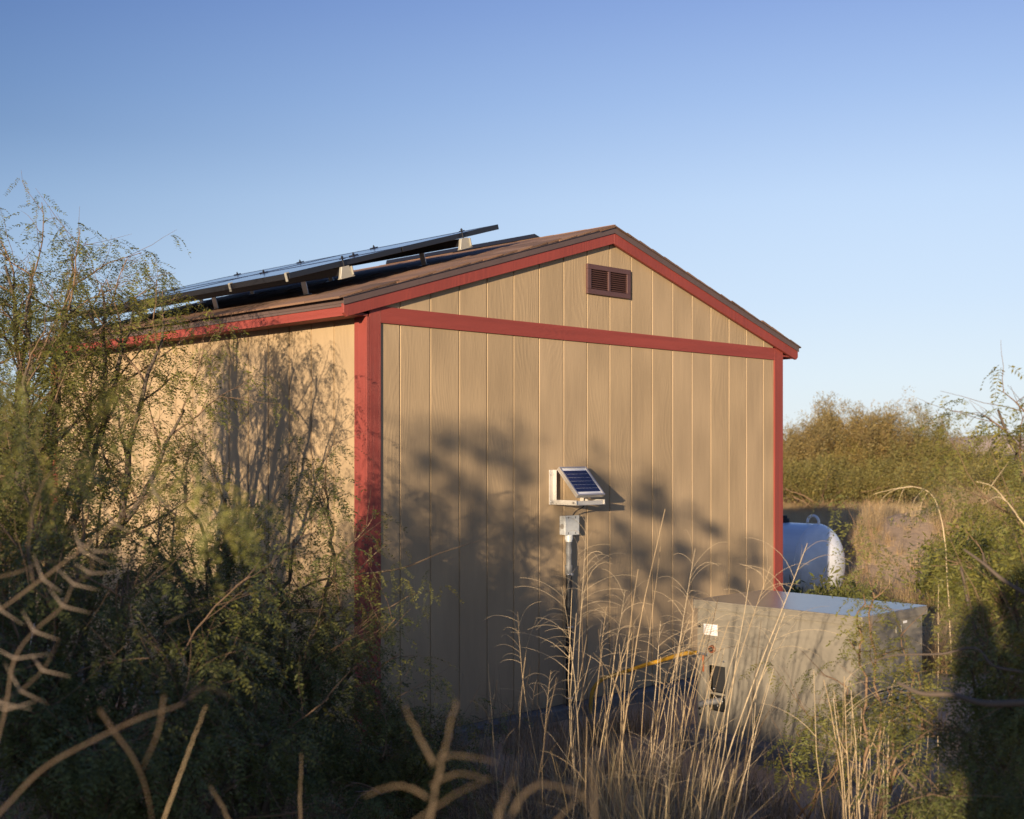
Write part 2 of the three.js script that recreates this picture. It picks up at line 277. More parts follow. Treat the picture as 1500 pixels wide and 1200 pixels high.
roofPanel('black framed solar panel nearest the front eave corner of the roof, lower row', -1, CX - .209, -.45 - .775, rowW, 1.55, .130);
roofPanel('black framed solar panel behind the tree branches at the far end, lower row', -1, CX - .209, -.45 - 2.345, rowW, 1.55, .130);
roofPanel('black framed solar panel jutting highest toward the ridge, upper row front', -1, CX - .961, -.45 - .775, rowW, 1.55, .130);
roofPanel('black framed solar panel at the far end of the upper row', -1, CX - .961, -.45 - 2.345, rowW, 1.55, .130);
roofPanel('black solar panel whose edge peeks over the ridge from the far slope', 1, .22 + .40, -.865 - .79, .80 / cs, 1.58, .136);
for (const [k, x] of [.208, 1.066].entries()) {   // mounting rails under the array, with pale end brackets
  const t = thing('mounting_rail', ['mounting rail with pale end bracket under the lower panel row', 'mounting rail with pale end bracket under the upper panel row'][k], 'mounting rail', V(0, 0, 0), undefined); slopePlace(t, -1, CX - x, 0, 0);
  part('rail', rbox(.038, .044, 3.1, 0, .100, -.46 - 1.55, .003), M.blackFrame, t);
  const sh = new THREE.Shape(); sh.moveTo(-.043, .064); sh.lineTo(.043, .064); sh.lineTo(.029, .120); sh.lineTo(-.019, .120); sh.closePath();
  const g = new THREE.ExtrudeGeometry(sh, { depth: .018, bevelEnabled: true, bevelSize: .002, bevelThickness: .002, bevelSegments: 1 }); g.translate(0, 0, -.452);
  part('end_bracket', g, M.bracket, t, 'pale trapezoid end bracket');
  part('bracket_flange', merge([rbox(.094, .005, .036, 0, .062, -.440), rbox(.008, .048, .022, .040, .092, -.432)]), M.bracket, t);
  part('clamp_bolt', merge([rod(V(0, .10, -.437), V(0, .180, -.437), .004, 8), rbox(.032, .006, .022, 0, .164, -.437), rbox(.012, .008, .012, 0, .172, -.437)]), M.blackFrame, t);
  for (const z of [-.80, -1.75, -2.7, -3.4]) part('foot', merge([rbox(.05, .008, .06, -.03, .006, z), rbox(.008, .08, .045, -.024, .042, z)]), M.steel, t);
}
{ // small clamps standing on the panel edges
  const spots = [[1.337, -1.672], [1.337, -2.536], [1.337, -3.38], [.585, -1.85], [.585, -3.0], [.585, -.9]];
  const which = ['second clamp along the top edge of the roof panels, counted from the front', 'third clamp along the top edge of the roof panels', 'rearmost clamp on the top edge of the roof panels, by the tree', 'middle clamp on the seam between the two panel rows', 'rearmost clamp on the seam between the two panel rows', 'front clamp on the seam between the two panel rows'];
  for (const [i, [x, z]] of spots.entries()) { const t = thing('panel_clamp', 'small dark ' + which[i], 'clamp', V(0, 0, 0), 'clamps on the roof solar panels'); slopePlace(t, -1, CX - x, z, .124 + .036); part('clamp_plate', rbox(.045, .006, .04, 0, .004, 0), M.blackFrame, t); part('bolt', merge([rod(V(0, 0, 0), V(0, .022, 0), .004, 8), rbox(.012, .008, .012, 0, .011, 0)]), M.blackFrame, t); }
  for (const [z, lab] of [[-.455, 'pale clip at the front corner of the lower solar panel row'], [-1.0, 'pale clip further along the lower panel edge']]) { const t = thing('edge_clip', lab, 'clip'); slopePlace(t, -1, CX + .172, z, .124); part('clip_body', merge([rbox(.006, .045, .016, -.006, .016, 0, .001), rbox(.02, .005, .016, .004, .0385, 0, .001)]), M.bracket, t); }
}

// ---------------------------------------------------------------- little solar panel, box and conduit on the front wall
{
  const t = thing('wall_solar_panel', 'small tilted solar panel on an aluminium bracket on the front wall', 'solar panel', V(1.45, 1.34, 0));
  const top = V(0, .092, .036), bot = V(0, -.068, .188), L = top.distanceTo(bot), tilt = Math.atan2(bot.z - top.z, top.y - bot.y), W = .232;
  const pv = new THREE.Matrix4().makeRotationX(-tilt).setPosition(0, (top.y + bot.y) / 2, (top.z + bot.z) / 2), P = (g) => g.applyMatrix4(pv);
  part('frame', P(merge([rbox(.011, L, .024, -W / 2 + .0055, 0, 0, .0015), rbox(.011, L, .024, W / 2 - .0055, 0, 0, .0015), rbox(W - .022, .011, .024, 0, L / 2 - .0055, 0, .0015), rbox(W - .022, .011, .024, 0, -L / 2 + .0055, 0, .0015)])), M.alu, t);
  const sheet = part('backsheet', P(box(W - .022, L - .022, .006, 0, 0, .004)), M.whiteBack, t);
  const nx = 6, ny = 6, aw = W - .034, ah = L - .056, r = rng(9);
  for (let i = 0; i < nx; i++) for (let j = 0; j < ny; j++) { const cw = aw / nx, ch = ah / ny; part('cell', P(box(cw - .0022, ch - .0020, .0016, -aw / 2 + (i + .5) * cw, -ah / 2 + (j + .5) * ch, .0078)), r() < .5 ? M.cell : M.cellB, sheet); }
  for (const s of [-1, 1]) {   // two angle brackets
    const x = s * (W / 2 + .004);
    part('wall_arm', merge([span(x - .020 - (s < 0 ? .012 : -.012), x + .012 - (s < 0 ? .012 : -.012), -.118, .082, .0006, .0045, .001), span(x - .0015, x + .0015, -.118, .082, .0045, .03, .0008)]), M.aluMatte, t);
    part('lower_arm', span(x - .0045, x - .0015, -.118, -.090, .005, .19, .0008), M.aluMatte, t);
    for (const y of [-.10, .058]) { const b = cyl(.0085, .0075, .005, 12); b.rotateX(Math.PI / 2); b.translate(x - s * 0 - (s < 0 ? .016 : -.016), y, .0068); part('bolt', b, M.steel, t); }
    const nut = cyl(.007, .007, .008, 6); nut.rotateZ(Math.PI / 2); nut.translate(x - .008, -.104, .172); part('bolt', nut, M.steel, t);
  }
  part('cross_strut', merge([span(-W / 2, W / 2, -.118, -.094, .176, .179, .0008), span(-W / 2, W / 2, -.118, -.115, .179, .196, .0008)]), M.aluMatte, t);
}
{
  const t = thing('junction_box', 'pale grey metal junction box on the wall below the small solar panel', 'junction box', V(1.4425, 1.10, 0));
  part('box_body', span(-.0575, .0575, -.055, .055, .0006, .046, .004), M.boxGrey, t);
  part('cover_plate', span(-.059, .059, -.0565, .0565, .0465, .050, .0015), M.boxGrey, t);
  const k = cyl(.015, .015, .003, 20); k.rotateZ(Math.PI / 2); k.translate(-.0585, -.006, .024); part('knockout', k, M.alu, t);
  for (const x of [-.034, .026]) for (const y of [-.045, .045]) { part('slot', span(x - .003, x + .003, y - .006, y + .006, .0503, .0512, .0004), M.pvcGrey, t); }
}
{
  const t = thing('conduit', 'grey and black conduit running down the front wall from the junction box', 'conduit', V(1.43, 0, .034));
  const c = (y0, y1, r) => { const g = cyl(r, r, y1 - y0, 20); g.translate(0, (y0 + y1) / 2, 0); return g; };
  part('connector', merge([c(1.017, 1.045, .024), c(1.005, 1.02, .020)]), M.boxGrey, t);
  part('grey_pipe', merge([c(.86, 1.006, .0165), c(.965, .975, .0175), c(.935, .965, .0195)]), M.pvcGrey, t);
  part('coupling', merge([c(.815, .865, .0215), c(.858, .868, .0235)]), M.pvcGrey, t);
  part('black_pipe', c(.0, .82, .0175), M.rubber, t);
  for (const y of [.815, .51, .10]) { const g = new THREE.TorusGeometry(.0195, .004, 6, 20); g.rotateX(Math.PI / 2); g.translate(0, y, 0); part('pipe_strap', merge([g, rbox(.018, .014, .012, .006, y, .018)]), M.steel, t); }
  for (const y of [.62, .33]) part('coupling', c(y, y + .05, .021), M.rubber, t);
  const w = new Tubes(); w.add(smoothPath([V(1.452, 1.26, .135), V(1.458, 1.215, .125), V(1.462, 1.18, .06), V(1.463, 1.15, .03)], 16), .0035, 8);
  tag(part(numbered('cable'), w.geo(), M.rubber, scene), 'thin black cable hanging from the small solar panel into the grey box', 'cable');
}

// ---------------------------------------------------------------- generator on its pad, with the yellow gas hose
{
  const t = thing('standby_generator', 'tan metal standby generator cabinet on a concrete pad right of the shed front', 'generator', V(0, 0, 0));
  const x0 = 1.39, x1 = 1.99, z0 = .99, z1 = 1.93, y0 = .085, y1 = .712, yl = .757;
  // long side panel with the service opening cut through it
  const sh = new THREE.Shape(); sh.moveTo(-z1, y0); sh.lineTo(-z0, y0); sh.lineTo(-z0, y1); sh.lineTo(-z1, y1); sh.closePath();
  const h = new THREE.Path(); const oz0 = 1.062, oz1 = 1.165; h.moveTo(-oz1, .19); h.lineTo(-oz0, .19); h.lineTo(-oz0, .425); h.lineTo(-oz1, .425); h.closePath(); sh.holes.push(h);
  const g = new THREE.ExtrudeGeometry(sh, { depth: .004, bevelEnabled: true, bevelSize: .0015, bevelThickness: .0015, bevelSegments: 1 }); g.rotateY(Math.PI / 2); g.translate(x0 - .002, 0, 0); g.scale(1, 1, 1);
  part('side_panel', g, M.genTan, t);
  part('end_panel', span(x0 + .006, x1, y0, y1, z1 - .012, z1, .004), M.genTan, t);
  part('end_panel', span(x0 + .006, x1, y0, y1, z0, z0 + .012, .004), M.genTan, t);
  part('side_panel', span(x1 - .012, x1, y0, y1, z0 + .013, z1 - .013, .003), M.genTan, t);
  part('base_tray', span(x0 + .006, x1 - .013, y0, y0 + .02, z0 + .013, z1 - .013, .002), M.dark, t);
  const lid = part('lid', merge([span(x0 - .018, x1 + .018, yl - .012, yl, z0 - .018, z1 + .018, .005), span(x0 - .018, x0 - .013, yl - .045, yl - .010, z0 - .018, z1 + .018, .002), span(x1 + .013, x1 + .018, yl - .045, yl - .010, z0 - .018, z1 + .018, .002), span(x0 - .0128, x1 + .0128, yl - .045, yl - .010, z1 + .013, z1 + .018, .002), span(x0 - .0128, x1 + .0128, yl - .045, yl - .010, z0 - .018, z0 - .013, .002)]), M.genLid, t);
  for (const z of [1.25, 1.62]) { const d = cyl(.008, .007, .004, 12); d.rotateZ(Math.PI / 2); d.translate(x0 - .020, yl - .028, z); part('screw', d, M.genTan, lid); }
  const lab = part('sticker', span(x0 - .0052, x0 - .0040, .578, .635, 1.030, 1.118, .0003), M.label, t, 'white paper sticker');
  for (let k = 0; k < 5; k++) part('printed_line', span(x0 - .0058, x0 - .0054, .588 + k * .009, .590 + k * .009, 1.040, 1.085 + ((k * 37) % 5) * .006, .0001), M.labelInk, lab);
  const disc = (r, y, z, m, name, d = .006) => { const c = cyl(r, r * .92, d, 20); c.rotateZ(Math.PI / 2); c.translate(x0 - .004 - d / 2, y, z); return part(name, c, m, t); };
  disc(.010, .622, 1.004, M.dark, 'plug'); disc(.021, .508, 1.085, M.rust, 'grommet', .012); disc(.013, .508, 1.085, M.dark, 'grommet', .016); disc(.005, .546, 1.108, M.steel, 'screw');
  disc(.006, .452, 1.158, M.steel, 'screw'); disc(.006, .16, 1.01, M.dark, 'plug'); disc(.007, .19, 1.005, M.dark, 'plug'); disc(.013, .628, 1.90, M.dark, 'plug', .004); disc(.006, .10, 1.14, M.dark, 'plug');
  // what shows inside the opening
  part('engine_block', span(x0 + .05, x0 + .30, .12, .42, 1.04, 1.30, .01), M.dark, t);
  part('cross_bar', span(x0 + .008, x0 + .02, .272, .284, 1.05, 1.172, .002), M.genTan, t);
  part('orange_strip', span(x0 - .007, x0 - .0045, .385, .47, 1.022, 1.034, .001), M.orange, t);
  { const w = new Tubes(); w.add(smoothPath([V(1.372, .215, 1.02), V(1.378, .226, 1.05), V(1.395, .236, 1.085), V(1.43, .24, 1.115)], 14), .017, 10); part('drain_hose', w.geo(), M.pvcGrey, t, 'grey corrugated hose'); }
  for (const [y, z] of [[.255, 1.09], [.24, 1.13], [.262, 1.145], [.215, 1.10], [.30, 1.075]]) { const b = new THREE.SphereGeometry(.005, 10, 8); b.translate(x0 + .022, y, z); part('fitting', b, M.steel, t); }
  // end panel: latch, sticker, cooling slots
  part('latch', merge([span(1.712, 1.720, .645, .682, z1 + .0005, z1 + .009, .002), span(1.720, 1.760, .645, .653, z1 + .0005, z1 + .009, .002), span(1.760, 1.768, .645, .682, z1 + .0005, z1 + .009, .002)]), M.bracket, t, 'pale U-shaped latch');
  part('sticker', span(1.79, 1.83, .685, .697, z1 + .0005, z1 + .0013, .0002), M.label, t);
  { const b = cyl(.007, .006, .006, 12); b.rotateX(Math.PI / 2); b.translate(1.478, .70, z1 + .003); part('screw', b, M.steel, t); }
  for (let k = 0; k < 11; k++) { part('louvre', (() => { const q = box(.40, .013, .004, 0, 0, 0); q.rotateX(-.55); q.translate(1.70, .17 + k * .02, z1 + .004); return q; })(), M.genTan, t); part('slot', span(1.51, 1.89, .176 + k * .02, .183 + k * .02, z1 + .0003, z1 + .0012, .0003), M.dark, t); }
  tag(part(numbered('concrete_pad'), rbox(.76, .16, 1.12, 1.68, .005, 1.46, .012), M.slab, scene), 'low grey concrete pad under the tan generator', 'concrete pad');
  const hose = new Tubes(), path = smoothPath([V(1.398, .474, 1.03), V(1.40, .474, .97), V(1.48, .44, .82), V(1.565, .375, .62), V(1.61, .315, .44), V(1.612, .245, .26), V(1.585, .205, .16), V(1.562, .14, .105), V(1.558, .0, .085)], 60); hose.add(path, .0115, 12);
  const y = thing('gas_hose', 'yellow gas hose running from the wall to the generator', 'hose'); part('hose', hose.geo(), M.yellow, y); part('fitting', rod(V(1.397, .474, 1.055), V(1.399, .474, .985), .0155, 6), M.steel, y);
}

// ---------------------------------------------------------------- white propane tank behind the shed
{
  const R = .405, cx = 6.675, cy = .424, zEnd = -1.36, len = 2.4, t = thing('propane_tank', 'white horizontal propane tank behind the right corner of the shed', 'tank', V(0, 0, 0));
  const prof = []; for (let k = 0; k <= 12; k++) { const a = k / 12 * Math.PI / 2; prof.push(new THREE.Vector2(Math.max(.0001, R * Math.sin(a)), .2 * (1 - Math.cos(a)))); }
  for (let k = 12; k >= 0; k--) { const a = k / 12 * Math.PI / 2; prof.push(new THREE.Vector2(Math.max(.0001, R * Math.sin(a)), len - .2 * (1 - Math.cos(a)))); }
  const g = new THREE.LatheGeometry(prof, 56); g.rotateX(-Math.PI / 2); g.translate(cx, cy, zEnd); part('tank_shell', g, M.tank, t);
  for (const z of [zEnd - .2, zEnd - len + .2]) { const w = new THREE.TorusGeometry(R + .0005, .004, 6, 48); w.translate(cx, cy, z); part('weld_seam', w, M.tank, t); }
  for (const z of [zEnd - .24, zEnd - len + .24]) { const l = new THREE.TorusGeometry(.062, .013, 10, 24, Math.PI * 1.15); l.rotateZ(-.1); l.rotateY(Math.PI / 2); l.translate(cx, cy + R - .004 + .02, z); part('lifting_lug', l, M.tank, t); }
  part('valve_cap', merge([(() => { const c = cyl(.055, .05, .05, 20); c.translate(cx, cy + R + .015, -1.93); return c; })(), (() => { const c = cyl(.035, .03, .035, 16); c.translate(cx, cy + R + .05, -1.93); return c; })()]), M.dark, t, 'dark valve cap');
  for (const z of [zEnd - .5, zEnd - len + .5]) for (const s of [-1, 1]) part('leg', (() => { const q = rbox(.05, .24, .09, cx + s * .2, .09, z, .004); return q; })(), M.tank, t);
}
// ---------------------------------------------------------------- leaves
// a mesquite leaf: two drooping pinnae in a V, each with paired narrow leaflets
function leafGeo(seed, n = 10, L = .095, lw = .0046, ll = .0155) {
  const r = rng(seed), p = [], q = (a, b, c) => p.push(...a, ...b, ...c);
  for (const s of [-1, 1]) {
    const yaw = s * (.38 + r() * .25), cy = Math.cos(yaw), sy = Math.sin(yaw), droop = .35 + r() * .5;
    const pt = (t) => { const d = .018 + L * t, y = -droop * L * t * t; return [d * cy, y, d * sy]; };
    for (let k = 0; k < 4; k++) { const a = pt(k / 4), b = pt((k + 1) / 4), w = .0007; q([a[0] - sy * w, a[1], a[2] + cy * w], [a[0] + sy * w, a[1], a[2] - cy * w], b); }
    for (let k = 0; k < n; k++) for (const e of [-1, 1]) {
      const c = pt((k + .6 + .25 * r()) / (n + .2)), sp = yaw + e * (.95 + r() * .35), len = ll * (.75 + .4 * r()) * (1 - .35 * Math.abs(k / n - .45)), dx = Math.cos(sp), dz = Math.sin(sp), dy = -.15 + (r() - .5) * .7;
      const m = [c[0] + dx * len * .5, c[1] + dy * len * .5, c[2] + dz * len * .5], tip = [c[0] + dx * len, c[1] + dy * len, c[2] + dz * len];
      const wx = -dz * lw * .5, wz = dx * lw * .5, wy = (r() - .5) * lw;
      const A = [m[0] + wx, m[1] + wy, m[2] + wz], B = [m[0] - wx, m[1] - wy, m[2] - wz]; q(c, B, A); q(A, B, tip);
    }
  }
  const g = new THREE.BufferGeometry(); g.setAttribute('position', new THREE.Float32BufferAttribute(p, 3)); g.computeVertexNormals(); return g;
}
// a loose spray of small leaves for shrubs farther off
function sprayGeo(seed, n, size, w, l) {
  const r = rng(seed), p = [], d = V(), s = V(), c = V();
  for (let k = 0; k < n; k++) {
    c.set(r() - .5, (r() - .5) * 1.1, r() - .5).multiplyScalar(size); d.set(r() - .5, r() * .8 - .2, r() - .5).normalize().multiplyScalar(l * (.6 + r() * .8)); s.set(r() - .5, r() - .5, r() - .5).cross(d).normalize().multiplyScalar(w * .5 * (.7 + r() * .6));
    const a = c, m1 = c.clone().addScaledVector(d, .5).add(s), m2 = c.clone().addScaledVector(d, .5).sub(s), t = c.clone().add(d);
    p.push(a.x, a.y, a.z, m2.x, m2.y, m2.z, m1.x, m1.y, m1.z, m1.x, m1.y, m1.z, m2.x, m2.y, m2.z, t.x, t.y, t.z);
  }
  const g = new THREE.BufferGeometry(); g.setAttribute('position', new THREE.Float32BufferAttribute(p, 3)); g.computeVertexNormals(); return g;
}
const LEAF = [leafGeo(1), leafGeo(2, 12, .11), leafGeo(3, 8, .075)], SPRAY = sprayGeo(4, 26, .26, .016, .05), SPRAYBIG = sprayGeo(5, 34, .5, .035, .10);
function foliage(places, geo, mat, parent, r, label) {   // places: {p, q, s}
  const m = new THREE.InstancedMesh(geo, mat, places.length), x = new THREE.Matrix4(), c = new THREE.Color();
  places.forEach((o, i) => { x.compose(o.p, o.q, V(o.s, o.s, o.s)); m.setMatrixAt(i, x); const k = .72 + r() * .5, y = r(); m.setColorAt(i, c.setRGB(k * (1 + .22 * y * y), k, k * (1 - .25 * y))); });
  m.name = 'foliage'; m.castShadow = m.receiveShadow = true; m.userData.kind = 'stuff'; parent.add(m); if (label) m.userData.label = label; return m;
}
const UP = V(0, 1, 0);
function leafQuat(dir, r, droop) { const yaw = Math.atan2(-dir.z, dir.x) + (r() - .5) * 2.6, e = new THREE.Euler((r() - .5) * .9, yaw, -droop - (r() - .5) * .9, 'YXZ'); return new THREE.Quaternion().setFromEuler(e); }
function wander(start, dir, len, n, r, wob, grav) {   // a zigzag shoot
  const pts = [start.clone()], d = dir.clone().normalize(), p = start.clone();
  for (let k = 0; k < n; k++) { d.x += (r() - .5) * wob; d.y += (r() - .5) * wob * .8 + grav; d.z += (r() - .5) * wob; d.normalize(); p.addScaledVector(d, len / n); pts.push(p.clone()); }
  return pts;
}
const along = (pts, t) => { const f = Math.min(pts.length - 1.001, t * (pts.length - 1)), k = Math.floor(f); return [pts[k].clone().lerp(pts[k + 1], f - k), pts[k + 1].clone().sub(pts[k]).normalize()]; };
/* A many-stemmed shrub or small tree. limbs end where the survey of the photograph puts them. */
function shrub(o) {
  const r = rng(o.seed), t = thing(o.name, o.label, o.category, V(o.base.x, 0, o.base.z), o.group), B = o.base, wood = new Tubes(), br = new Tubes(), leaves = [];
  const L = (v) => v.clone().sub(t.position), subN = o.subs ?? 9, subLen = o.subLen ?? .55, leafS = o.leafScale ?? 1, per = o.leafEvery ?? .035, minT = o.from ?? .3;
  const putLeaves = (pts, t0, dens = 1) => { let len = 0; for (let k = 1; k < pts.length; k++) len += pts[k].distanceTo(pts[k - 1]); const n = Math.max(1, Math.round(len / per * dens)); for (let k = 0; k < n; k++) { const [p, d] = along(pts, t0 + (1 - t0) * (k + r()) / n); const m = 1 + (r() < .5 ? 1 : 0); for (let q = 0; q < m; q++) leaves.push({ p: p.clone(), q: leafQuat(d, r, o.droop ?? .45), s: leafS * (.65 + r() * .6) }); } };
  for (const e of o.limbs) {
    const end = L(e), s = V((r() - .5) * .16, 0, (r() - .5) * .16).multiplyScalar(o.spread ?? 1), mid = s.clone().lerp(end, .45); mid.y += end.length() * (o.arch ?? .12); mid.x += (r() - .5) * .18 * (o.wob ?? 1); mid.z += (r() - .5) * .18 * (o.wob ?? 1);
    const path = smoothPath([s, mid, mid.clone().lerp(end, .55).add(V((r() - .5) * .12, (r() - .5) * .1, (r() - .5) * .12)), end], 16); for (let k = 1; k < 16; k++) path[k].add(V((r() - .5) * .03, (r() - .5) * .03, (r() - .5) * .03));
    const len = end.length(), r0 = (o.r0 ?? .018) * (.75 + r() * .5); wood.add(path, (q) => r0 * (1 - q * .84) + .0012, 7); if (o.limbLeaf !== 1) putLeaves(path, o.limbLeaf ?? .72, .8);
    for (let k = 0; k < subN; k++) {
      const q = minT + (1 - minT) * (k + r()) / subN, [p, d] = along(path, q), dir = d.clone().multiplyScalar(.7).add(V((r() - .5) * 2, (r() - .35) * 1.3, (r() - .5) * 2).multiplyScalar(.75)); if (o.lean) dir.addScaledVector(o.lean, .5);
      const sl = subLen * (.5 + r() * .8) * (1.15 - q * .5), pts = wander(p, dir, sl, 7, r, .38, o.grav ?? -.008), rr = r0 * (1 - q * .8) * .42 + .0014; br.add(pts, (w) => rr * (1 - w * .8) + .0006, 5); putLeaves(pts, .25);
      const nt = o.twigs ?? 5; for (let m = 0; m < nt; m++) { const [p2, d2] = along(pts, .2 + .8 * (m + r()) / nt), dir2 = d2.clone().multiplyScalar(.6).add(V((r() - .5) * 2, (r() - .4) * 1.2, (r() - .5) * 2).multiplyScalar(.8)), tw = wander(p2, dir2, (o.twigLen ?? .2) * (.5 + r()), 4, r, .42, o.grav ?? -.005); br.add(tw, (w) => .0017 * (1 - w * .7), 3); putLeaves(tw, .1); }
    }
  }
  part('trunk', wood.geo(), o.bark ?? M.bark, t); part('branches', br.geo(), o.twigMat ?? M.twig, t);
  const kinds = o.leafGeos ?? LEAF; kinds.forEach((g, i) => { const l = leaves.filter((_, k) => k % kinds.length === i); if (l.length) foliage(l, g, o.leafMat ?? M.leaf, t, r); });
  return t;
}
const ground = (v) => V(v.x, groundY(v.x, v.z), v.z);

// the tall mesquite at the left, in front of the shed's long wall
shrub({ name: 'mesquite_tree', seed: 101, label: 'tall green mesquite tree rising above the left end of the shed roof', category: 'tree', base: V(-1.55, 0, -.55), r0: .024, arch: .10, from: .22, subs: 10, subLen: .46, twigs: 5, leafEvery: .125, leafScale: 1.15, leafMat: M.leaf, droop: .35,
  limbs: [at(50, 385, 5.5), at(105, 372, 5.7), at(8, 390, 5.4), at(-60, 400, 5.2), at(150, 425, 5.5), at(195, 455, 5.3), at(240, 470, 5.2), at(100, 425, 5.0), at(40, 440, 4.9), at(40, 540, 4.7), at(-40, 500, 4.8), at(270, 600, 5.2), at(30, 640, 4.7), at(-120, 420, 5.0)] });
// its neighbour, lower and closer to the wall
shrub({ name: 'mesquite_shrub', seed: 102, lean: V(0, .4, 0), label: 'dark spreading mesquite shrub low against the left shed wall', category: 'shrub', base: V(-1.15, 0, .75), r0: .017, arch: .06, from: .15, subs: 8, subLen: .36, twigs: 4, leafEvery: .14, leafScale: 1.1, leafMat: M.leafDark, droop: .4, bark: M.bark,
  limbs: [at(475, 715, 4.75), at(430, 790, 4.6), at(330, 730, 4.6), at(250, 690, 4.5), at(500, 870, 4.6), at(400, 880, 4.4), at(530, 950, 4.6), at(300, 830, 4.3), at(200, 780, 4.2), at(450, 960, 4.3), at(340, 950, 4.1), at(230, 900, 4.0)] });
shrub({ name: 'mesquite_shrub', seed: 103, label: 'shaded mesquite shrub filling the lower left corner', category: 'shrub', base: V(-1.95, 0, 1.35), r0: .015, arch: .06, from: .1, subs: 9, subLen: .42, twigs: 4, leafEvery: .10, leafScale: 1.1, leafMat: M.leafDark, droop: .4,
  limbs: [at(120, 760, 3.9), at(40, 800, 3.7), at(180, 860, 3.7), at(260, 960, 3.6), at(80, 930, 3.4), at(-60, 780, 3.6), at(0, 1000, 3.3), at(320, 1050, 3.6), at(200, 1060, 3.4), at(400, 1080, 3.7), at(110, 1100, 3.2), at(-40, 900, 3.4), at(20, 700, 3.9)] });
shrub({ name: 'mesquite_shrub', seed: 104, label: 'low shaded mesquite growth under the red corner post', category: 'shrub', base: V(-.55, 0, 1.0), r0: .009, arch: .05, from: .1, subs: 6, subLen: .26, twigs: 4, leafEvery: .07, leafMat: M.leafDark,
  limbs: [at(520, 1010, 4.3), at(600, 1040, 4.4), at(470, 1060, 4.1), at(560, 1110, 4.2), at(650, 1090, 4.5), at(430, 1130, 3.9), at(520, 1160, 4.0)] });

// mesquite at the right edge
shrub({ name: 'mesquite_tree', seed: 111, label: 'green mesquite at the right edge with bare reddish upper branches', category: 'tree', base: V(.55, 0, 3.35), r0: .013, arch: .08, from: .18, subs: 6, subLen: .30, twigs: 4, leafEvery: .14, leafScale: 1.1, leafMat: M.leafBright, droop: .5,
  limbs: [at(1462, 600, 3.9), at(1512, 575, 3.9), at(1440, 810, 3.9), at(1475, 745, 3.9), at(1525, 760, 3.7), at(1490, 850, 3.6), at(1430, 905, 3.9), at(1520, 900, 3.5), at(1450, 980, 3.5), at(1540, 1000, 3.4)] });
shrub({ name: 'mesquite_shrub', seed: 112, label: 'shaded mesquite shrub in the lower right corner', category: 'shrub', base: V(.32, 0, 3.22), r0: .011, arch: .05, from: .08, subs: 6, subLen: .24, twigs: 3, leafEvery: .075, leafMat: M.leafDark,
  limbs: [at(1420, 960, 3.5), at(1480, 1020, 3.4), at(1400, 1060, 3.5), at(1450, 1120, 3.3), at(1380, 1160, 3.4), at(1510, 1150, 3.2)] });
shrub({ name: 'mesquite_sapling', seed: 113, label: 'young bright mesquite sapling in front of the generator corner', category: 'sapling', base: V(.12, 0, 2.72), r0: .0065, arch: .02, from: .35, subs: 4, subLen: .13, twigs: 1, leafEvery: .10, leafMat: M.leafBright, bark: M.twig, twigMat: M.twig, droop: .3, wob: .5,
  limbs: [at(1272, 762, 4.1), at(1265, 870, 4.1), at(1320, 930, 4.0), at(1300, 1010, 3.9), at(1345, 985, 3.9)] });
shrub({ name: 'mesquite_sapling', seed: 114, label: 'small feathery mesquite sapling low in front of the generator side', category: 'sapling', base: V(.35, 0, 2.2), r0: .005, arch: .03, from: .2, subs: 4, subLen: .15, twigs: 2, leafEvery: .09, leafMat: M.leaf, bark: M.twig,
  limbs: [at(1235, 1000, 4.4), at(1200, 1050, 4.4), at(1265, 1040, 4.3)] });

